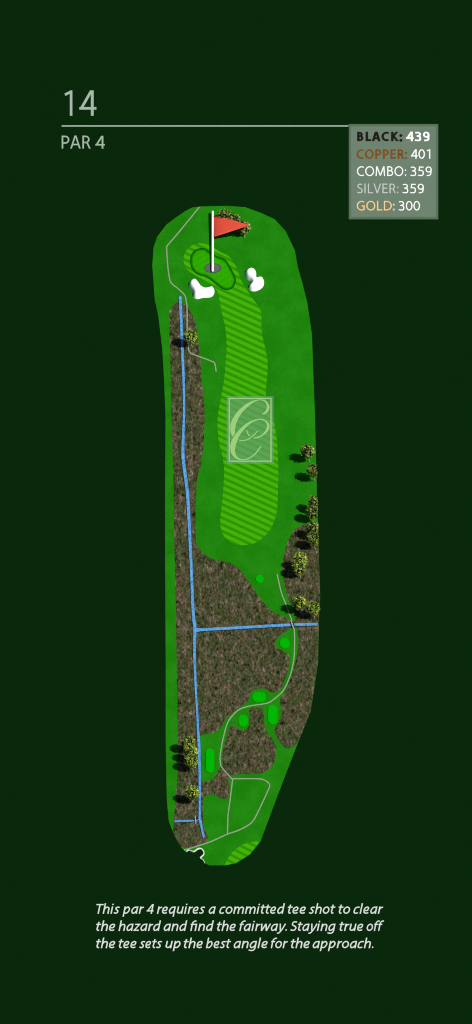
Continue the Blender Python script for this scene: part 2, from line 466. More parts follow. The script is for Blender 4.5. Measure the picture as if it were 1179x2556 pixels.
for k, (D, dw) in enumerate(((D1, D1w), (D2, D2w), (D3, D3w))):
    pw = catmull([(a, b) for a, b in D], 3, False); ww = [c[0] for c in catmull([(x, 0) for x in dw], 3, False)]
    band(me, [(x - .6, y + .5) for x, y in pw], [x + 1.4 for x in ww], .175 + .006 * k)
def disc(mb, cx, cy, r, z):
    mb.poly([G(cx + r * math.cos(a * math.pi / 10), cy + r * math.sin(a * math.pi / 10), z) for a in range(20)])
disc(me, 449.7, 742.8, 5, .172)
struct(link('ditch_edge_shade', me.mesh('ditch_edge_shade'), m_ditch_shade))
me = MB()
for k, (D, dw) in enumerate(((D1, D1w), (D2, D2w), (D3, D3w))):
    pw = catmull(D, 3, False); ww = [c[0] * .87 for c in catmull([(x, 0) for x in dw], 3, False)]
    band(me, pw, ww, .20 + .006 * k)
disc(me, 450.3, 742.8, 4, .197); disc(me, 509, 2088.5, 3, .197)
struct(link('water', me.mesh('water'), m_water))

# ------------------------------------------------------------------ bunkers, tees
b1 = catmull([(481.7, 699), (490, 699.8), (496.6, 707), (503, 715.7), (511.6, 720.3), (521, 719.4), (528.4, 717), (534, 721), (535.6, 729.5), (532, 738), (524.6, 742.7), (506, 744), (493, 747),
              (483.6, 742.7), (481.3, 730.6), (473.3, 717.5), (473.3, 707)], 4)
b2 = catmull([(627.2, 671), (636.6, 674.6), (639.7, 682), (640.3, 694), (647.8, 693.3), (655.2, 694), (659.3, 702.6), (658, 713.8), (651.5, 721.3), (640.3, 726.9), (629, 727.2), (621.6, 721.3),
              (622.6, 713.8), (627.2, 709), (625.4, 703.5), (616, 695), (612.7, 684), (617, 675.6)], 4)
def thing_mesh(name, mb_fn, mats, x, y, z, label, cat, group=None, smooth=False):
    org = G(x, y, z); mb = MB(org); mb_fn(mb)
    o = link(name, mb.mesh(name, smooth), mats, None, org)
    return tag(o, label, cat, group)
PR = [(0, .10), (1.5, .85), (3.2, 1.5), (5.2, 1.95), (6.8, 2.05)]
def up(pl, h): return [(x, y + 0 * h) for x, y in pl]
thing_mesh('sand_bunker', lambda m: dome(m, b1, PR), m_sand, 503, 730, 0, 'white boomerang-shaped sand bunker below the left side of the putting green', 'sand bunker', 'sand bunkers beside the green', True)
thing_mesh('sand_bunker', lambda m: dome(m, b2, PR), m_sand, 637, 700, 0, 'white hook-shaped sand bunker to the right of the putting green', 'sand bunker', 'sand bunkers beside the green', True)

def rrect(cx, cy, hx, hy, r, n=7):
    out = []
    for qx, qy, a0 in ((1, 1, 0), (-1, 1, 90), (-1, -1, 180), (1, -1, 270)):
        for k in range(n):
            a = math.radians(a0 + 90 * k / (n - 1))
            out.append((cx + qx * (hx - r) + r * math.cos(a), cy + qy * (hy - r) + r * math.sin(a)))
    return out
tees = [(648.5, 1446.3, 9.6, 9.6, 9.5, 'smallest round bright green tee pad, alone below the striped fairway'),
        (711, 1606.5, 12.2, 12.2, 10.5, 'round bright green tee pad beside the path just south of the footbridge'),
        (647, 1741, 17, 12.2, 11, 'wide oval bright green tee pad just above the bend of the path'),
        (607.3, 1800, 11.6, 14.5, 10.8, 'egg-shaped upright bright green tee pad just below the path'),
        (681, 1785.2, 11.6, 23.3, 10.5, 'tall rounded bright green tee pad on the grass right of the path bend'),
        (524.5, 1899.5, 10.5, 29.5, 9.5, 'longest bright green tee pad, between the ditch and the path')]
for cx, cy, hx, hy, r, lab in tees:
    thing_mesh('tee_box', lambda m: m.slab(rrect(cx, cy, hx, hy, r), .10, .36), m_tee, cx, cy, .1, lab, 'tee box', 'tee boxes along the path')

# broken rim of sand left round the notch at the foot of the course
lip = catmull([(465.5, 2126.5), (471.5, 2123.0), (477, 2125.3), (484.5, 2126.6), (491, 2122.2), (497, 2119.2), (503.7, 2120.7), (508.8, 2127), (508.8, 2134), (503.2, 2139.7), (500.2, 2143.3), (507.5, 2148), (510.8, 2154.6)], 5, False)
lw = [1.1 + 1.3 * max(0, 1 - abs(i / len(lip) - .52) * 2.6) for i in range(len(lip))]
thing_mesh('bunker_rim', lambda m: band(m, lip, lw, .5, 0, .02), m_lip, 490, 2135, 0, 'thin wavy white rim of a bunker at the bottom left of the course', 'bunker rim')

# ------------------------------------------------------------------ footbridges
br = empty('footbridge', G(730.5, 1560.5, .2))
tag(br, 'short timber footbridge carrying the path over the right-hand cross ditch', 'footbridge', 'footbridges over the ditches')
def bar(name, x0, y0, x1, y1, wd, z0, z1, m, parent):
    mb = MB(parent.location); band(mb, [(x0, y0), (x1, y1)], wd, z1, 0, z0)
    return link(name, mb.mesh(name), m, parent)
bar('deck', 728.6, 1552, 734.8, 1570, 5.0, .3, .5, m_deck, br)
bar('railing', 726.2, 1553, 732.2, 1570.5, 1.5, .3, 1.0, m_rail, br)
bar('railing', 731.0, 1551.5, 736.8, 1569.5, 1.0, .3, 1.0, m_dark, br)
br2 = empty('footbridge', G(489.3, 2049, .2))
tag(br2, 'tiny grey plank footbridge over the narrow bottom-left ditch', 'footbridge', 'footbridges over the ditches')
bar('deck', 488, 2037, 490, 2059.5, 2.2, .3, .45, m_deck, br2)
bar('railing', 486.8, 2040, 488.4, 2057, .7, .3, .7, m_rail, br2)

# ------------------------------------------------------------------ hole and flag
hx, hy = 531.5, 670
cup = empty('hole_cup', G(hx, hy, .2)); tag(cup, 'large round grey hole cup set in the putting green under the flagpole', 'hole')
org = cup.location
mb = MB(org); r0 = 20.3 * S
N = 48
def circ(mb, r, z, n=N): return [mb.vert(G(hx, hy) + Vector((r * math.cos(2 * math.pi * k / n), r * math.sin(2 * math.pi * k / n), z))) for k in range(n)]
c1 = circ(mb, r0, .30); c0 = circ(mb, r0 + .14, .22); c2 = circ(mb, r0 - .12, .30); c3 = circ(mb, r0 - .14, .25)
for a, b in ((c0, c1), (c1, c2), (c2, c3)):
    for k in range(N): mb.face((a[k], a[(k + 1) % N], b[(k + 1) % N], b[k]))
link('rim', mb.mesh('rim'), m_cuprim, cup)
mb = MB(org); d0 = circ(mb, r0 - .13, .255); dc = mb.vert(G(hx, hy, .25))
for k in range(N): mb.face((d0[k], d0[(k + 1) % N], dc))
link('lining', mb.mesh('lining'), m_cup, cup)

px, py = 531, 677.5
fl = empty('golf_flag', G(px, py, .26)); tag(fl, 'long white flagpole with a red triangular pennant, its foot in the grey hole', 'flag')
org = fl.location
mb = MB(org)
rp = 3.0 * S
p0 = W(px, py, .95); p1 = W(px, 527, 2.0)
ts = [0, .004, .012, .5, .988, .996, 1]; rr = [.35, .75, 1, 1, 1, .75, .35]
mb.tube([p0.lerp(p1, t) for t in ts], [rp * k for k in rr], 24)
link('pole', mb.mesh('pole', True), m_pole, fl)
mb = MB(org)
nx, ny = 30, 8
grid = {}
def cloth(u, v, side):
    top = 536 + (562 - 536) * u; bot = 592 + (562 - 592) * u
    z = (10 + 38 * u ** .8) + .8 * math.sin(u * 9 + v * 1.2) * u * (1 - u)
    return W(533.5 + 90.5 * u, bot + (top - bot) * v, z * S + side * .05)
for side in (0, 1):
    for i in range(nx + 1):
        for j in range(ny + 1):
            grid[side, i, j] = mb.vert(cloth(min(i / nx, .996), j / ny, side))
for side in (0, 1):
    for i in range(nx):
        for j in range(ny):
            q = (grid[side, i, j], grid[side, i + 1, j], grid[side, i + 1, j + 1], grid[side, i, j + 1])
            mb.face(q if side == 1 else q[::-1])
for i in range(nx):
    mb.face((grid[0, i, 0], grid[0, i + 1, 0], grid[1, i + 1, 0], grid[1, i, 0])); mb.face((grid[0, i, ny], grid[1, i, ny], grid[1, i + 1, ny], grid[0, i + 1, ny]))
link('pennant', mb.mesh('pennant', True), m_flag, fl)

# ------------------------------------------------------------------ trees
def crown_mesh(seed, clip=None):
    rnd = random.Random(seed)
    mb = MB((0, 0, 0))
    Rr = 15.8 * S
    clumps = []
    for k in range(64):
        z = 1 - 2 * (k + .5) / 64; a = k * 2.39996 + rnd.uniform(-.3, .3)
        q = math.sqrt(1 - z * z); rr = Rr * rnd.uniform(.80, .99)
        clumps.append((Vector((q * math.cos(a), q * math.sin(a), z * 1.04)) * rr, rnd.uniform(2.9, 4.6) * S))
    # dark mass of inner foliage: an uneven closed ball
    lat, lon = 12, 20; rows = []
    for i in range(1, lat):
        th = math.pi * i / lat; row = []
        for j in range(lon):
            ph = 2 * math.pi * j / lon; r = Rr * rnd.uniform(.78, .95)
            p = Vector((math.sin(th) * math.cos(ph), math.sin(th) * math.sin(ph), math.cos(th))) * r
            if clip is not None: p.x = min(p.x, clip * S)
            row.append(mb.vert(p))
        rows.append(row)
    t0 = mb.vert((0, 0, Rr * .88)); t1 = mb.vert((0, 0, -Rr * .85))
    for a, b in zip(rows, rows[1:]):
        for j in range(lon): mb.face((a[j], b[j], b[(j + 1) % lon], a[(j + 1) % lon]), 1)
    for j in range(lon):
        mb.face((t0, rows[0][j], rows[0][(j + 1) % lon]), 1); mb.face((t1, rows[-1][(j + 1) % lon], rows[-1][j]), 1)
    for c, cr in clumps:
        out = c.normalized(); mb.t = rnd.random()
        for q in range(22):
            d = Vector((rnd.gauss(0, 1), rnd.gauss(0, 1), rnd.gauss(0, 1))).normalized()
            p = c + (d + out * .35) * cr * rnd.uniform(.5, 1.0)
            n = (d * .6 + out * .7 + Vector((rnd.uniform(-.4, .4), rnd.uniform(-.4, .4), rnd.uniform(0, .6)))).normalized()
            a = n.orthogonal().normalized(); b = n.cross(a)
            an = rnd.uniform(0, 6.28); a, b = a * math.cos(an) + b * math.sin(an), b * math.cos(an) - a * math.sin(an)
            ln, wd = rnd.uniform(1.5, 2.7) * S, rnd.uniform(.8, 1.35) * S
            if clip is not None and p.x > clip * S: continue
            mb.face([mb.vert(p - a * ln), mb.vert(p - b * wd + n * .05), mb.vert(p + a * ln), mb.vert(p + b * wd + n * .05)], 0)
    # a few shoots breaking the outline
    for k in range(26):
        a = rnd.uniform(0, 6.28); z = rnd.uniform(-.5, 1); q = math.sqrt(max(0, 1 - z * z))
        d = Vector((q * math.cos(a), q * math.sin(a), z)); p = d * Rr * rnd.uniform(1.02, 1.17)
        if clip is not None and p.x > clip * S: continue
        s_ = d.orthogonal().normalized() * .2
        mb.face([mb.vert(p - d * .6 - s_ * .6), mb.vert(p - d * .6 + s_ * .6), mb.vert(p + s_), mb.vert(p + d * .35), mb.vert(p - s_)], 0)
    return mb.mesh('crown')
HC = 27 * S / ST
def trunk_mesh(seed):
    rnd = random.Random(seed); mb = MB()
    base = Vector((5 * S, 0, 0))
    top = Vector((0, 0, HC))
    pts = [base, base.lerp(top, .25) + Vector((-.1, 0, 0)), base.lerp(top, .5) + Vector((.12, 0, 0)), base.lerp(top, .8)]
    mb.tube(pts, [.27, .2, .17, .1], 7)
    for k in range(5):
        a = k * 1.26 + rnd.uniform(0, .6); s0 = base.lerp(top, .45 + .07 * k)
        mb.tube([s0, s0 + Vector((math.cos(a) * .9, math.sin(a) * .9, .8)), s0 + Vector((math.cos(a) * 1.9, math.sin(a) * 1.9, 1.5))], [.1, .07, .03], 5)
    return mb.mesh('trunk')
crowns = {}
def get_crown(seed, clip, m):
    key = (seed, clip, m.name)
    if key not in crowns:
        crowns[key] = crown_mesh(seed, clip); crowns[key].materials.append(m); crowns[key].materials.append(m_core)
    return crowns[key]
trunks = [trunk_mesh(k) for k in range(3)]
for t_ in trunks: t_.materials.append(m_trunk)
EDGE = 'trees along the right edge of the course'
tree_list = [
    (768, 1127, 1, None, 'B', 'topmost olive tree of the right edge, clear on turf', EDGE),
    (782.5, 1175, 2, 9, 'B', 'second tree from the top on the right edge, its crown cut flat', EDGE),
    (787, 1254, 3, 5, 'B', 'highest, narrowest tree of the stacked right-edge row, half cut away', EDGE),
    (780, 1278, 4, 13, 'B', 'second tree of the stacked right-edge row, the last one still on green turf', EDGE),
    (781, 1319, 1, 13, 'B', 'third tree of the stacked right-edge row, where scrub begins beside it', EDGE),
    (782, 1345, 2, 13, 'B', 'lowest tree of the stacked right-edge row, standing wholly over scrub', EDGE),
    (750, 1397, 3, None, 'A', 'rear tree of the overlapping pair on scrub, left of the right edge', 'trees on the scrub above the cross ditch'),
    (746, 1416, 4, None, 'A', 'front tree of the overlapping pair on scrub, its trunk showing below', 'trees on the scrub above the cross ditch'),
    (746.5, 1504, 1, None, 'A', 'left tree of the two just above the footbridge, its shadow crossing the path', 'trees on the scrub above the cross ditch'),
    (781, 1518, 2, None, 'A', 'right tree of the two above the footbridge, next to the course edge', 'trees on the scrub above the cross ditch'),
    (562, 540, 3, None, 'B', 'leftmost tree behind the red pennant, next to the flagpole', 'trees behind the flag'),
    (583, 549, 4, None, 'B', 'middle tree behind the red pennant, mostly hidden by it', 'trees behind the flag'),
    (608, 568, 1, None, 'B', 'tree behind the tip of the red pennant, its pale trunk showing below', 'trees behind the flag'),
    (475, 840, 2, None, 'A', 'lone tree whose shadow lies across the upper long ditch', 'trees along the long ditch'),
    (470, 1853, 4, None, 'A', 'top tree of the clump of three left of the ditch', 'trees along the long ditch'),
    (476, 1877, 1, None, 'A', 'middle tree of the clump of three left of the ditch', 'trees along the long ditch'),
    (478, 1899, 2, None, 'A', 'bottom tree of the clump of three left of the ditch, its trunk showing', 'trees along the long ditch'),
    (480, 1979, 3, None, 'A', 'lone yellow-green tree between the clump of three and the tiny footbridge', 'trees along the long ditch'),
]
LOW = {(562, 540): 17, (583, 549): 19, (608, 568): 24}
for k, (cx, cy, seed, clip, kind, lab, grp) in enumerate(tree_list):
    hz = LOW.get((cx, cy), 33.4)            # crown centre above the ground, plan units
    base = G(cx, cy + hz * ST, .12)
    off = Vector((0, 0, hz * S))
    if (cx, cy) == (608, 568):              # this one leans back from its foot
        base = G(611.5, 594.5, .12); off = Vector((-3.5 * S, (594.5 - cy - hz * ST) * S / CT, hz * S))
    t = empty('tree', base); tag(t, lab, 'tree', grp)
    o = bpy.data.objects.new('crown', get_crown(seed, clip, m_leafA if kind == 'A' else m_leafB)); C.collection.objects.link(o)
    o.parent = t; o.location = off
    if off.y:
        tb = MB(); tb.tube([Vector((0, 0, 0)), off * .4 + Vector((0, 0, -.2)), off * .8], [.27, .2, .12], 7)
        lt = tb.mesh('trunk'); lt.materials.append(m_trunk)
    o = bpy.data.objects.new('trunk', lt if off.y else trunks[k % 3]); C.collection.objects.link(o); o.parent = t; o.scale = (1, 1, 1 if off.y else hz / 33.4)
    if clip is not None and clip < 10: o.scale.x = .8

# ------------------------------------------------------------------ lettering
def arc(cx, cy, rx, ry, a0, a1, n=None):
    n = n or max(6, int(abs(a1 - a0) / 14))
    return [(cx + rx * math.cos(math.radians(a0 + (a1 - a0) * k / n)), cy + ry * math.sin(math.radians(a0 + (a1 - a0) * k / n))) for k in range(n + 1)]
def sm(pts): return catmull(pts, 5, False)
# Each glyph: (advance, [strokes]); unit = capital height; i = half the stroke width. 'D' strokes are dots.
def glyph(ch, i):
    xh = .735; s = .12 + i
    def bowl(x0, xr, yt, yb): 
        r = (yt - yb) / 2; rx = min(r * 1.05, xr - x0)
        return [(x0, yt)] + arc(xr - rx, (yt + yb) / 2, rx, r, 90, -90) + [(x0, yb)]
    g = {
     'P': (.79, [[(s, 0), (s, 1)], bowl(s, .74 - i, 1 - i, .43)]),
     'R': (.81, [[(s, 0), (s, 1)], bowl(s, .70 - i, 1 - i, .47), ('H', sm([(.40, .46), (.52, .40), (.60, .24), (.72, 0)]))]),
     'B': (.81, [[(s, 0), (s, 1)], bowl(s, .67 - i, 1 - i, .54), bowl(s, .73 - i, .54, i)]),
     'D': (.98, [[(s, 0), (s, 1)], [(s, 1 - i)] + arc(.40, .5, .53 - i, .5 - i, 90, -90) + [(s, i)]]),
     'E': (.74, [[(s, 0), (s, 1)], [(s, 1 - i), (.66, 1 - i)], [(s, i), (.68, i)], [(s, .53), (.62, .53)]]),
     'L': (.69, [[(s, 0), (s, 1)], [(s, i), (.66, i)]]),
     'I': (.36, [[(s, 0), (s, 1)]]),
     'T': (.74, [[(.37, 0), (.37, 1)], [(.0, 1 - i), (.74, 1 - i)]]),
     'A': (.90, [('H', [(.03 + i, 0), (.44 - i * .1, 1)]), ('H', [(.87 - i, 0), (.46 + i * .1, 1)]), [(.18, .31), (.72, .31)]]),
     'V': (.84, [('H', [(.02 + i, 1), (.42, 0)]), ('H', [(.82 - i, 1), (.42, 0)])]),
     'M': (1.19, [('H', [(.10 + i, 0), (.17 + i, 1)]), ('H', [(.20 + i * .6, 1), (.595, .04)]), ('H', [(.99 - i * .6, 1), (.595, .04)]), ('H', [(1.09 - i, 0), (1.02 - i, 1)])]),
     'K': (.88, [[(s, 0), (s, 1)], ('H', [(s, .42), (.80 - i, 1)]), ('H', [(s + .10, .56), (.86 - i, 0)])]),
     'O': (1.02, [arc(.51, .5, .46 - i, .515 - i, 90, 450, 30)]),
     'C': (.86, [arc(.54, .5, .49 - i, .515 - i, 58, 302, 20)]),
     'G': (.96, [arc(.55, .5, .50 - i, .515 - i, 55, 300, 20) + [(.86 - i, .10)], [(.86 - i, .06), (.86 - i, .47)], [(.86 - i * 0, .47), (.55, .47)]]),
     'S': (.73, [sm([(.60, .94 - i * .6), (.44, 1 - i), (.26, .97 - i), (.13 + i * .6, .76), (.22, .60), (.38, .52), (.54, .43), (.64 - i * .6, .27), (.52, .04 + i), (.32, i), (.09, .05 + i)])]),
     '0': (.76, [arc(.38, .49, .335 - i, .50 - i, 90, 450, 26)]),
     '1': (.76, [[(.44, 0), (.44, .98)], [(.16, .80 + i * .3), (.44, .96 - i * .5)]]),
     '4': (.76, [[(.56, 0), (.56, .98)], ('H', [(.53, .98), (.06 + i, .30)]), [(.03, .23 + i), (.73, .23 + i)]]),
     '3': (.76, [sm([(.12, .90 - i * .3), (.30, .98 - i), (.46, .95 - i), (.60 - i * .5, .76), (.50, .58), (.26, .53)]), sm([(.26, .53), (.52, .48), (.66 - i, .28), (.54, .05 + i * .7), (.32, i - .01), (.09, .06 + i * .6)])]),
     '5': (.76, [[(.22, .98 - i), (.64, .98 - i)], ('H', [(.22 + i * .3, .98), (.17 + i * .3, .52)]), sm([(.16 + i * .3, .55), (.38, .58), (.56, .50), (.66 - i, .30), (.54, .06 + i * .7), (.32, i - .01), (.09, .05 + i * .6)])]),
     '9': (.76, [arc(.375, .67, .31 - i, .32 - i, 90, 450, 22), sm([(.685 - i, .68), (.67 - i, .42), (.56, .16), (.38, .03 + i * .6), (.18, i - .01)])]),
     ':': (.36, [('D', (.18, .09), i * 1.28), ('D', (.18, .60), i * 1.28)]),
     '.': (.37, [('D', (.16, .09), i * 1.15)]),
     ' ': (.32, []),
    }
    # slanted small letters
    hs = .10 + i
    def arch(x0, x1, top=xh, bot=0): return ('R', sm([(x0, top - .33), (x0 + (x1 - x0) * .28, top - .09 - i * .5), (x0 + (x1 - x0) * .66, top - i), (x1 - i * .2, top - .14 - i * .5), (x1, top - .34)]) + [(x1, bot)])
    def lb(x0=.06 + i, x1=.70 - i):        # left bowl closed on the stem at x1
        return sm([(x1, xh - .10), (x1 - .10, xh - i), (x0 + .16, xh - .05 - i), (x0, .34), (x0 + .07, .04 + i), (x0 + .20, i - .01), (x1 - .13, .10 + i), (x1, .34)])
    def rb(x0=.10 + i, x1=.72 - i):
        return sm([(x0, .40), (x0 + .12, xh - .08 - i), (x1 - .16, xh - i + .01), (x1, xh - .26), (x1 - .05, .18 + i), (x1 - .24, i), (x0, .08 + i * .5)])
    x1 = .70 - i
    g.update({
     'a': (.80, [lb(), [(x1, xh), (x1 - .005, .16), (x1, 0)]]),
     'd': (.83, [lb(), [(x1, 1.07), (x1, 0)]]),
     'q': (.83, [lb(), [(x1, xh), (x1, -.30)]]),
     'g': (.81, [lb(), sm([(x1, xh), (x1, .3), (x1, .0), (x1 - .10, -.22 + i * .5), (x1 - .32, -.31 + i), (.06, -.25 + i)])]),
     'b': (.82, [rb(), [(.10 + i, 1.07), (.10 + i, 0)]]),
     'p': (.83, [rb(), [(.10 + i, xh), (.10 + i, -.30)]]),
     'h': (.81, [[(hs, 0), (hs, 1.07)], arch(hs, .71 - i)]),
     'n': (.81, [[(hs, 0), (hs, xh)], arch(hs, .71 - i)]),
     'm': (1.22, [[(hs, 0), (hs, xh)], arch(hs, .66 - i), arch(.66 - i, 1.12 - i)]),
     'u': (.81, [[(x1, 0), (x1, xh)], sm([(x1, .33), (x1 - .15, .09 + i * .5), (hs + .18, i), (hs, .10 + i), (hs, .36)]) + [(hs, xh)]]),
     'r': (.52, [[(hs, 0), (hs, xh)], sm([(hs, xh - .36), (hs + .10, xh - .12 - i * .4), (.50, xh - i)])]),
     'i': (.38, [[(hs, 0), (hs, xh)], ('D', (hs + .01, .95), i * 1.15)]),
     'l': (.38, [[(hs, 0), (hs, 1.07)]]),
     'o': (.81, [arc(.40, xh / 2, .35 - i, xh / 2 + .01 - i, 90, 450, 22)]),
     'c': (.64, [sm([(.60, xh - .02 - i), (.42, xh - i + .005), (.20, xh - .12 - i * .5), (.06 + i, .34), (.15, .05 + i), (.33, i - .01), (.55, .04 + i)])]),
     'e': (.73, [sm([(.60, .07 + i * .7), (.38, i - .01), (.16 + i * .3, .08 + i * .7), (.06 + i, .32), (.17, .60 - i * .5), (.38, xh - i + .005), (.60 - i, .60), (.58 - i, .44), (.44, .335), (.10 + i, .33)])]),
     's': (.60, [sm([(.54, xh - .03 - i), (.38, xh - i), (.20, xh - .05 - i), (.17 + i * .3, .50), (.32, .38), (.43, .26), (.40, .05 + i), (.24, i - .01), (.05, .05 + i)])]),
     't': (.51, [sm([(.17 + i, .92), (.15 + i, .5), (.13 + i, .22), (.22 + i, i), (.42, .02 + i)]), [(.02, xh - i), (.50, xh - i)]]),
     'f': (.48, [sm([(.56, 1.05 - i), (.42, 1.08 - i), (.26, .98 - i), (.20, .78), (.18, .5)]) + [(.18, 0)], [(.03, xh - i), (.44, xh - i)]]),
     'w': (1.10, [('H', [(.06 + i, xh), (.24, 0)]), ('H', [(.24, 0), (.56, xh)]), ('H', [(.56, xh), (.74, 0)]), ('H', [(.74, 0), (1.08 - i, xh)])]),
     'y': (.72, [('H', [(.08 + i, xh), (.28, .04)]), sm([(.74 - i, xh), (.50, .28), (.32, -.04), (.16, -.22), (.00, -.29 + i)])]),
     'z': (.65, [[(.08, xh - i), (.62, xh - i)], [(.03, i), (.58, i)], ('H', [(.55 - i * .3, xh - i), (.08 + i * .5, i)])]),
     '$': (.82, [sm([(.54, 1.05 - i), (.42, 1.08 - i), (.26, .98 - i), (.20, .78), (.18, .5)]) + [(.18, 0)], [(.03, xh - i), (.62, xh - i)], [(.62, 0), (.62, xh)]]),  # joined f and i
    })
    return g[ch]

def strokes_of(text, wd, slant=0.0):
    """-> list of quads/polygons in letter units, laid out on one line"""
    i = wd / 2; x = 0; polys = []
    for ch in text:
        adv, ss = glyph(ch, i)
        for st_ in ss:
            if isinstance(st_, tuple) and st_[0] == 'D':
                (cx, cy), r = st_[1], st_[2]
                polys.append([(x + cx + r * math.cos(a * math.pi / 8), cy + r * math.sin(a * math.pi / 8)) for a in range(16)])
                continue
            hcut = isinstance(st_, tuple) and st_[0] == 'H'
            pts = st_[1] if isinstance(st_, tuple) else st_
            n = len(pts); closed = n > 8 and math.hypot(pts[0][0] - pts[-1][0], pts[0][1] - pts[-1][1]) < 1e-4
            L, R = [], []
            for k in range(n):
                a = pts[k - 1] if k else (pts[-2] if closed else pts[0])
                b = pts[k + 1] if k < n - 1 else (pts[1] if closed else pts[-1])
                dx, dy = b[0] - a[0], b[1] - a[1]; l = math.hypot(dx, dy) or 1
                nx_, ny_ = -dy / l, dx / l
                thick = i * (1 - .13 * abs(dx / l))        # level parts a little thinner, as in the typeface
                if hcut and k in (0, n - 1) and abs(dy) > .2 * l:
                    nx_, ny_ = -(1 if dy > 0 else -1) / abs(dy / l), 0
                L.append((x + pts[k][0] + nx_ * thick, pts[k][1] + ny_ * thick)); R.append((x + pts[k][0] - nx_ * thick, pts[k][1] - ny_ * thick))
            polys.append(('B', L, R))
        x += adv
    out = []
    for p in polys:
        if isinstance(p, tuple):
            out.append(('B', [(a + slant * b, b) for a, b in p[1]], [(a + slant * b, b) for a, b in p[2]]))
        else: out.append([(a + slant * b, b) for a, b in p])
    return out

def write(mb, text, x0, x1, base, cap, wd, z, slant=0.0, thick=.05):
    """lay the word on the ground plan between x0 and x1, standing on the line base"""
    ps = strokes_of(text, wd, slant)
    xs = [a for p in ps for a, b in (p[1] + p[2] if isinstance(p, tuple) else p)]
    lo, hi = min(xs), max(xs); kx = (x1 - x0) / (hi - lo)
    def T(p): return (x0 + (p[0] - lo) * kx, base - p[1] * cap)
    for n, p in enumerate(ps):
        zz = z + .0035 * (n % 9)
        if isinstance(p, tuple):
            L = [T(q) for q in p[1]]; R = [T(q) for q in p[2]]
            l = [mb.vert(G(a, b, zz)) for a, b in L]; r = [mb.vert(G(a, b, zz)) for a, b in R]
            lb_ = [mb.vert(G(a, b, zz - thick)) for a, b in L]; rb_ = [mb.vert(G(a, b, zz - thick)) for a, b in R]
            for k in range(len(L) - 1):
                mb.face((l[k], r[k], r[k + 1], l[k + 1])); mb.face((lb_[k], l[k], l[k + 1], lb_[k + 1])); mb.face((r[k], rb_[k], rb_[k + 1], r[k + 1]))
            mb.face((l[0], lb_[0], rb_[0], r[0])); mb.face((l[-1], r[-1], rb_[-1], lb_[-1]))
        else: mb.poly([G(a, b, zz) for a, b in [T(q) for q in p]])

def lettering(name, words, base, cap, wd, z, m, parent=None, slant=0.0, org=None, label=None, cat=None):
    org = org if org is not None else (parent.location if parent else G(words[0][1], base))
    mb = MB(org)
    for txt, a, b in words: write(mb, txt, a, b, base, cap, wd, z, slant)
    me_ = mb.mesh(name)
    o = link(name, me_, m, parent, None if parent else org)
    if label: o['label'] = label
    if cat: o['category'] = cat
    return o

lettering('hole_number', [('1', 161.4, 181), ('4', 198.6, 241)], 289, 64.2, .112, .07, m_text, label='large pale grey-green number 14 above the left end of the thin line', cat='number')
lettering('par_lettering', [('PAR', 154.5, 226.5), ('4', 238.6, 262)], 371, 32.2, .122, .07, m_text, label='pale grey-green lettering PAR 4 just below the left end of the thin line', cat='lettering')
rule = MB(G(154, 314.6)); rule.slab([(154.4, 313.1), (871.5, 313.1), (871.5, 316.1), (154.4, 316.1)], 0, .08)
tag(link('divider_line', rule.mesh('divider_line'), m_rule, None, G(154, 314.6)), 'long thin pale line running from under the number 14 to the yardage sign', 'line')

sg = empty('yardage_sign', G(982.5, 547, 0)); tag(sg, 'grey-green square sign listing the five tee colours and their yardages', 'sign')
mb = MB(sg.location); mb.slab([(876.3, 316.3), (1089, 316.3), (1089, 542.6), (876.3, 542.6)], 0, .30)
link('panel', mb.mesh('panel'), m_panel, sg)
mb = MB(sg.location)
for q in ([(871, 311), (1094.3, 311), (1094.3, 316.3), (871, 316.3)], [(871, 542.6), (1094.3, 542.6), (1094.3, 547.8), (871, 547.8)],
          [(871, 316.3), (876.3, 316.3), (876.3, 542.6), (871, 542.6)], [(1089, 316.3), (1094.3, 316.3), (1094.3, 542.6), (1089, 542.6)]):
    mb.slab(q, 0, .34)
link('border', mb.mesh('border'), m_frame, sg)
ZS = .37
rows = [('BLACK:', 892, 1005.1, 353.9, 23.7, .235, m_black), ('439', 1014, 1072.6, 353.9, 24.2, .185, m_white),
        ('COPPER:', 890.7, 1017, 397.9, 24.0, .185, m_copper), ('401', 1025.9, 1074.4, 397.7, 24.0, .125, m_white),
        ('COMBO:', 891.2, 1014.4, 440.8, 24.2, .120, m_white), ('359', 1024.7, 1077.9, 440.8, 24.2, .120, m_white),
        ('SILVER:', 891.7, 995, 483.9, 24.2, .120, m_silver), ('359', 1004.9, 1058.3, 483.9, 24.2, .120, m_white),
        ('GOLD', 890.8, 978.5, 526.9, 24.0, .125, m_gold), (':', 980.7, 985.8, 526.9, 24.0, .185, m_silver), ('300', 995.3, 1048.8, 526.9, 24.2, .120, m_white)]
ZC = ZS
for txt, a, b, base, cap, wd, m_ in rows:
    lettering('lettering', [(txt, a, b)], base, cap, wd, ZC, m_, sg, label={'BLACK:': 'bold black word', 'COPPER:': 'copper brown word', 'SILVER:': 'light grey word', 'GOLD': 'gold word'}.get(txt))

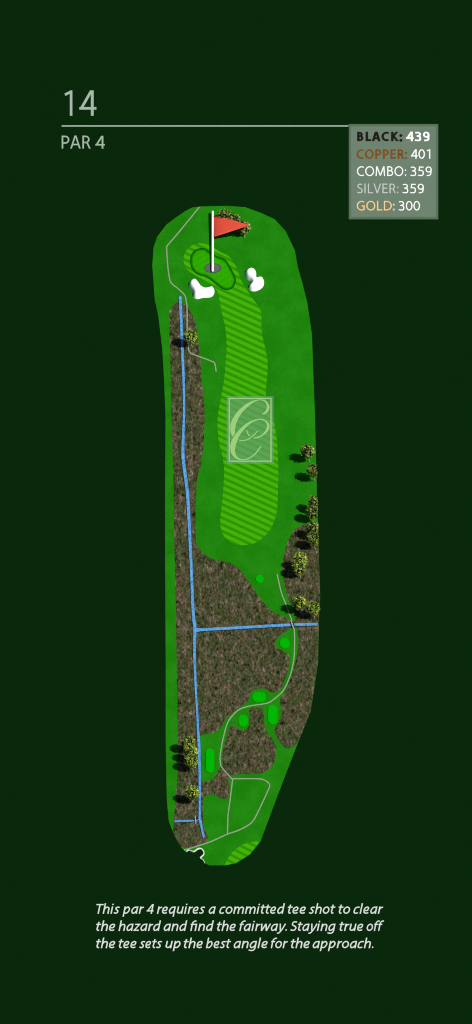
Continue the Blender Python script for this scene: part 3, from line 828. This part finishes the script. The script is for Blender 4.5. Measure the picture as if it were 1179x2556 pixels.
cp = empty('caption', G(600, 2372, 0)); tag(cp, 'pale italic three-line caption about the tee shot, below the course', 'lettering')
lines = [(2281, [('This', 241, 299.5), ('par', 306.3, 359.8), ('4', 366.3, 384.4), ('requires', 392.2, 512.4), ('a', 521.5, 538.9), ('committed', 547.8, 711.7), ('tee', 718.8, 763.6), ('shot', 771.3, 837.5), ('to', 845.6, 874.3), ('clear', 882.7, 956.5)]),
         (2323.9, [('the', 240.6, 287.9), ('hazard', 296.2, 402.2), ('and', 409.2, 467.9), ('$nd', 475.3, 534.2), ('the', 542, 588.7), ('fairway.', 597.6, 716.4), ('Staying', 725, 837.9), ('true', 847.8, 906.9), ('off', 915.7, 959.2)]),
         (2366.9, [('the', 240.6, 287.9), ('tee', 296.8, 340.9), ('sets', 348, 405), ('up', 413.4, 451.2), ('the', 459, 506.5), ('best', 514.5, 577), ('angle', 583.9, 668.3), ('for', 676.3, 718.5), ('the', 726.5, 773.3), ('approach.', 781, 932.3)])]
for base, ws in lines:
    lettering('text_line', ws, base, 24.4, .130, .07, m_caption, cp, slant=.21)

# ------------------------------------------------------------------ emblem plate over the fairway
em = empty('emblem_plate', G(624.5, 1159, .16)); tag(em, 'see-through green plate with two pale interlaced script letters C lying on the fairway', 'emblem')
m_eglass = M_glass('tinted_glass', None, .42, (.17, .43, .16, 1))
m_eedge = M_glass('edge_glass', None, .36, (.20, .46, .22, 1))
m_epale = M_glass('pale_enamel', None, .74, (.36, .68, .22, 1))
def E(x, y): return (550 + x / 7.86, 970 + y / 7.86)
def frame(mb, a, b, c, d, w_, z0, z1):
    for q in ([(a, b), (c, b), (c, b + w_), (a, b + w_)], [(a, d - w_), (c, d - w_), (c, d), (a, d)], [(a, b + w_), (a + w_, b + w_), (a + w_, d - w_), (a, d - w_)], [(c - w_, b + w_), (c, b + w_), (c, d - w_), (c - w_, d - w_)]):
        mb.poly([G(x, y, z1) for x, y in q])
ZE = .30
mb = MB(em.location); mb.poly([G(x, y, ZE) for x, y in ((571.5, 995), (677.8, 995), (677.8, 1153.5), (571.5, 1153.5))])
link('glass', mb.mesh('glass'), m_eglass, em)
mb = MB(em.location); frame(mb, 566, 990.2, 683, 1158.8, 4.9, 0, ZE)
link('glass_edge', mb.mesh('glass_edge'), m_eedge, em)
mb = MB(em.location); frame(mb, 571, 994.4, 678.3, 1154.0, 3.0, 0, ZE + .03)
link('frame', mb.mesh('frame'), m_epale, em)
CU = [(815, 510), (835, 500), (865, 475), (895, 435), (912, 390), (912, 345), (895, 295), (865, 262), (820, 242), (770, 240), (720, 250), (670, 270), (600, 320), (520, 385), (450, 455), (390, 535), (340, 630), (310, 710), (292, 800), (290, 870), (270, 920), (240, 950), (215, 900), (200, 820), (198, 750), (215, 670), (250, 590), (300, 510), (360, 440), (430, 375), (500, 320), (570, 280), (650, 247), (720, 230), (790, 225), (850, 232), (900, 255), (940, 295), (962, 340), (968, 385), (950, 440), (920, 480), (880, 508), (845, 520)]
CL = [(650, 978), (700, 965), (760, 945), (820, 910), (870, 860), (905, 800), (915, 745), (905, 690), (870, 650), (820, 630), (770, 625), (700, 640), (620, 680), (540, 740), (470, 810), (410, 885), (360, 970), (325, 1060), (300, 1150), (290, 1230), (305, 1300), (340, 1350), (390, 1385), (450, 1395), (520, 1385), (600, 1345), (680, 1280), (740, 1205), (790, 1140), (808, 1145), (760, 1220), (700, 1295), (630, 1352), (560, 1392), (480, 1412), (410, 1415), (330, 1395), (260, 1345), (215, 1275), (198, 1190), (200, 1110), (225, 1030), (265, 955), (320, 880), (390, 800), (460, 738), (540, 680), (620, 640), (700, 615), (790, 605), (860, 618), (920, 655), (958, 705), (968, 755), (955, 810), (920, 865), (870, 910), (810, 950), (740, 980), (660, 992)]
for outl, dz in ((CU, .03), (CL, .045)):
    mb = MB(em.location); mb.poly([G(*E(x, y), ZE + dz) for x, y in catmull(outl, 3)])
    link('script_letter', mb.mesh('script_letter'), m_epale, em)
mb = MB(em.location)
band(mb, catmull([E(518, 825), E(535, 880), E(560, 925), E(587, 945)], 4, False), 2.7, ZE + .03)
band(mb, catmull([E(365, 1018), E(430, 1028), E(510, 1020), E(580, 985), E(650, 930), E(732, 845)], 4, False), 2.5, ZE + .04)
link('crossed_stroke', mb.mesh('crossed_stroke'), m_epale, em)
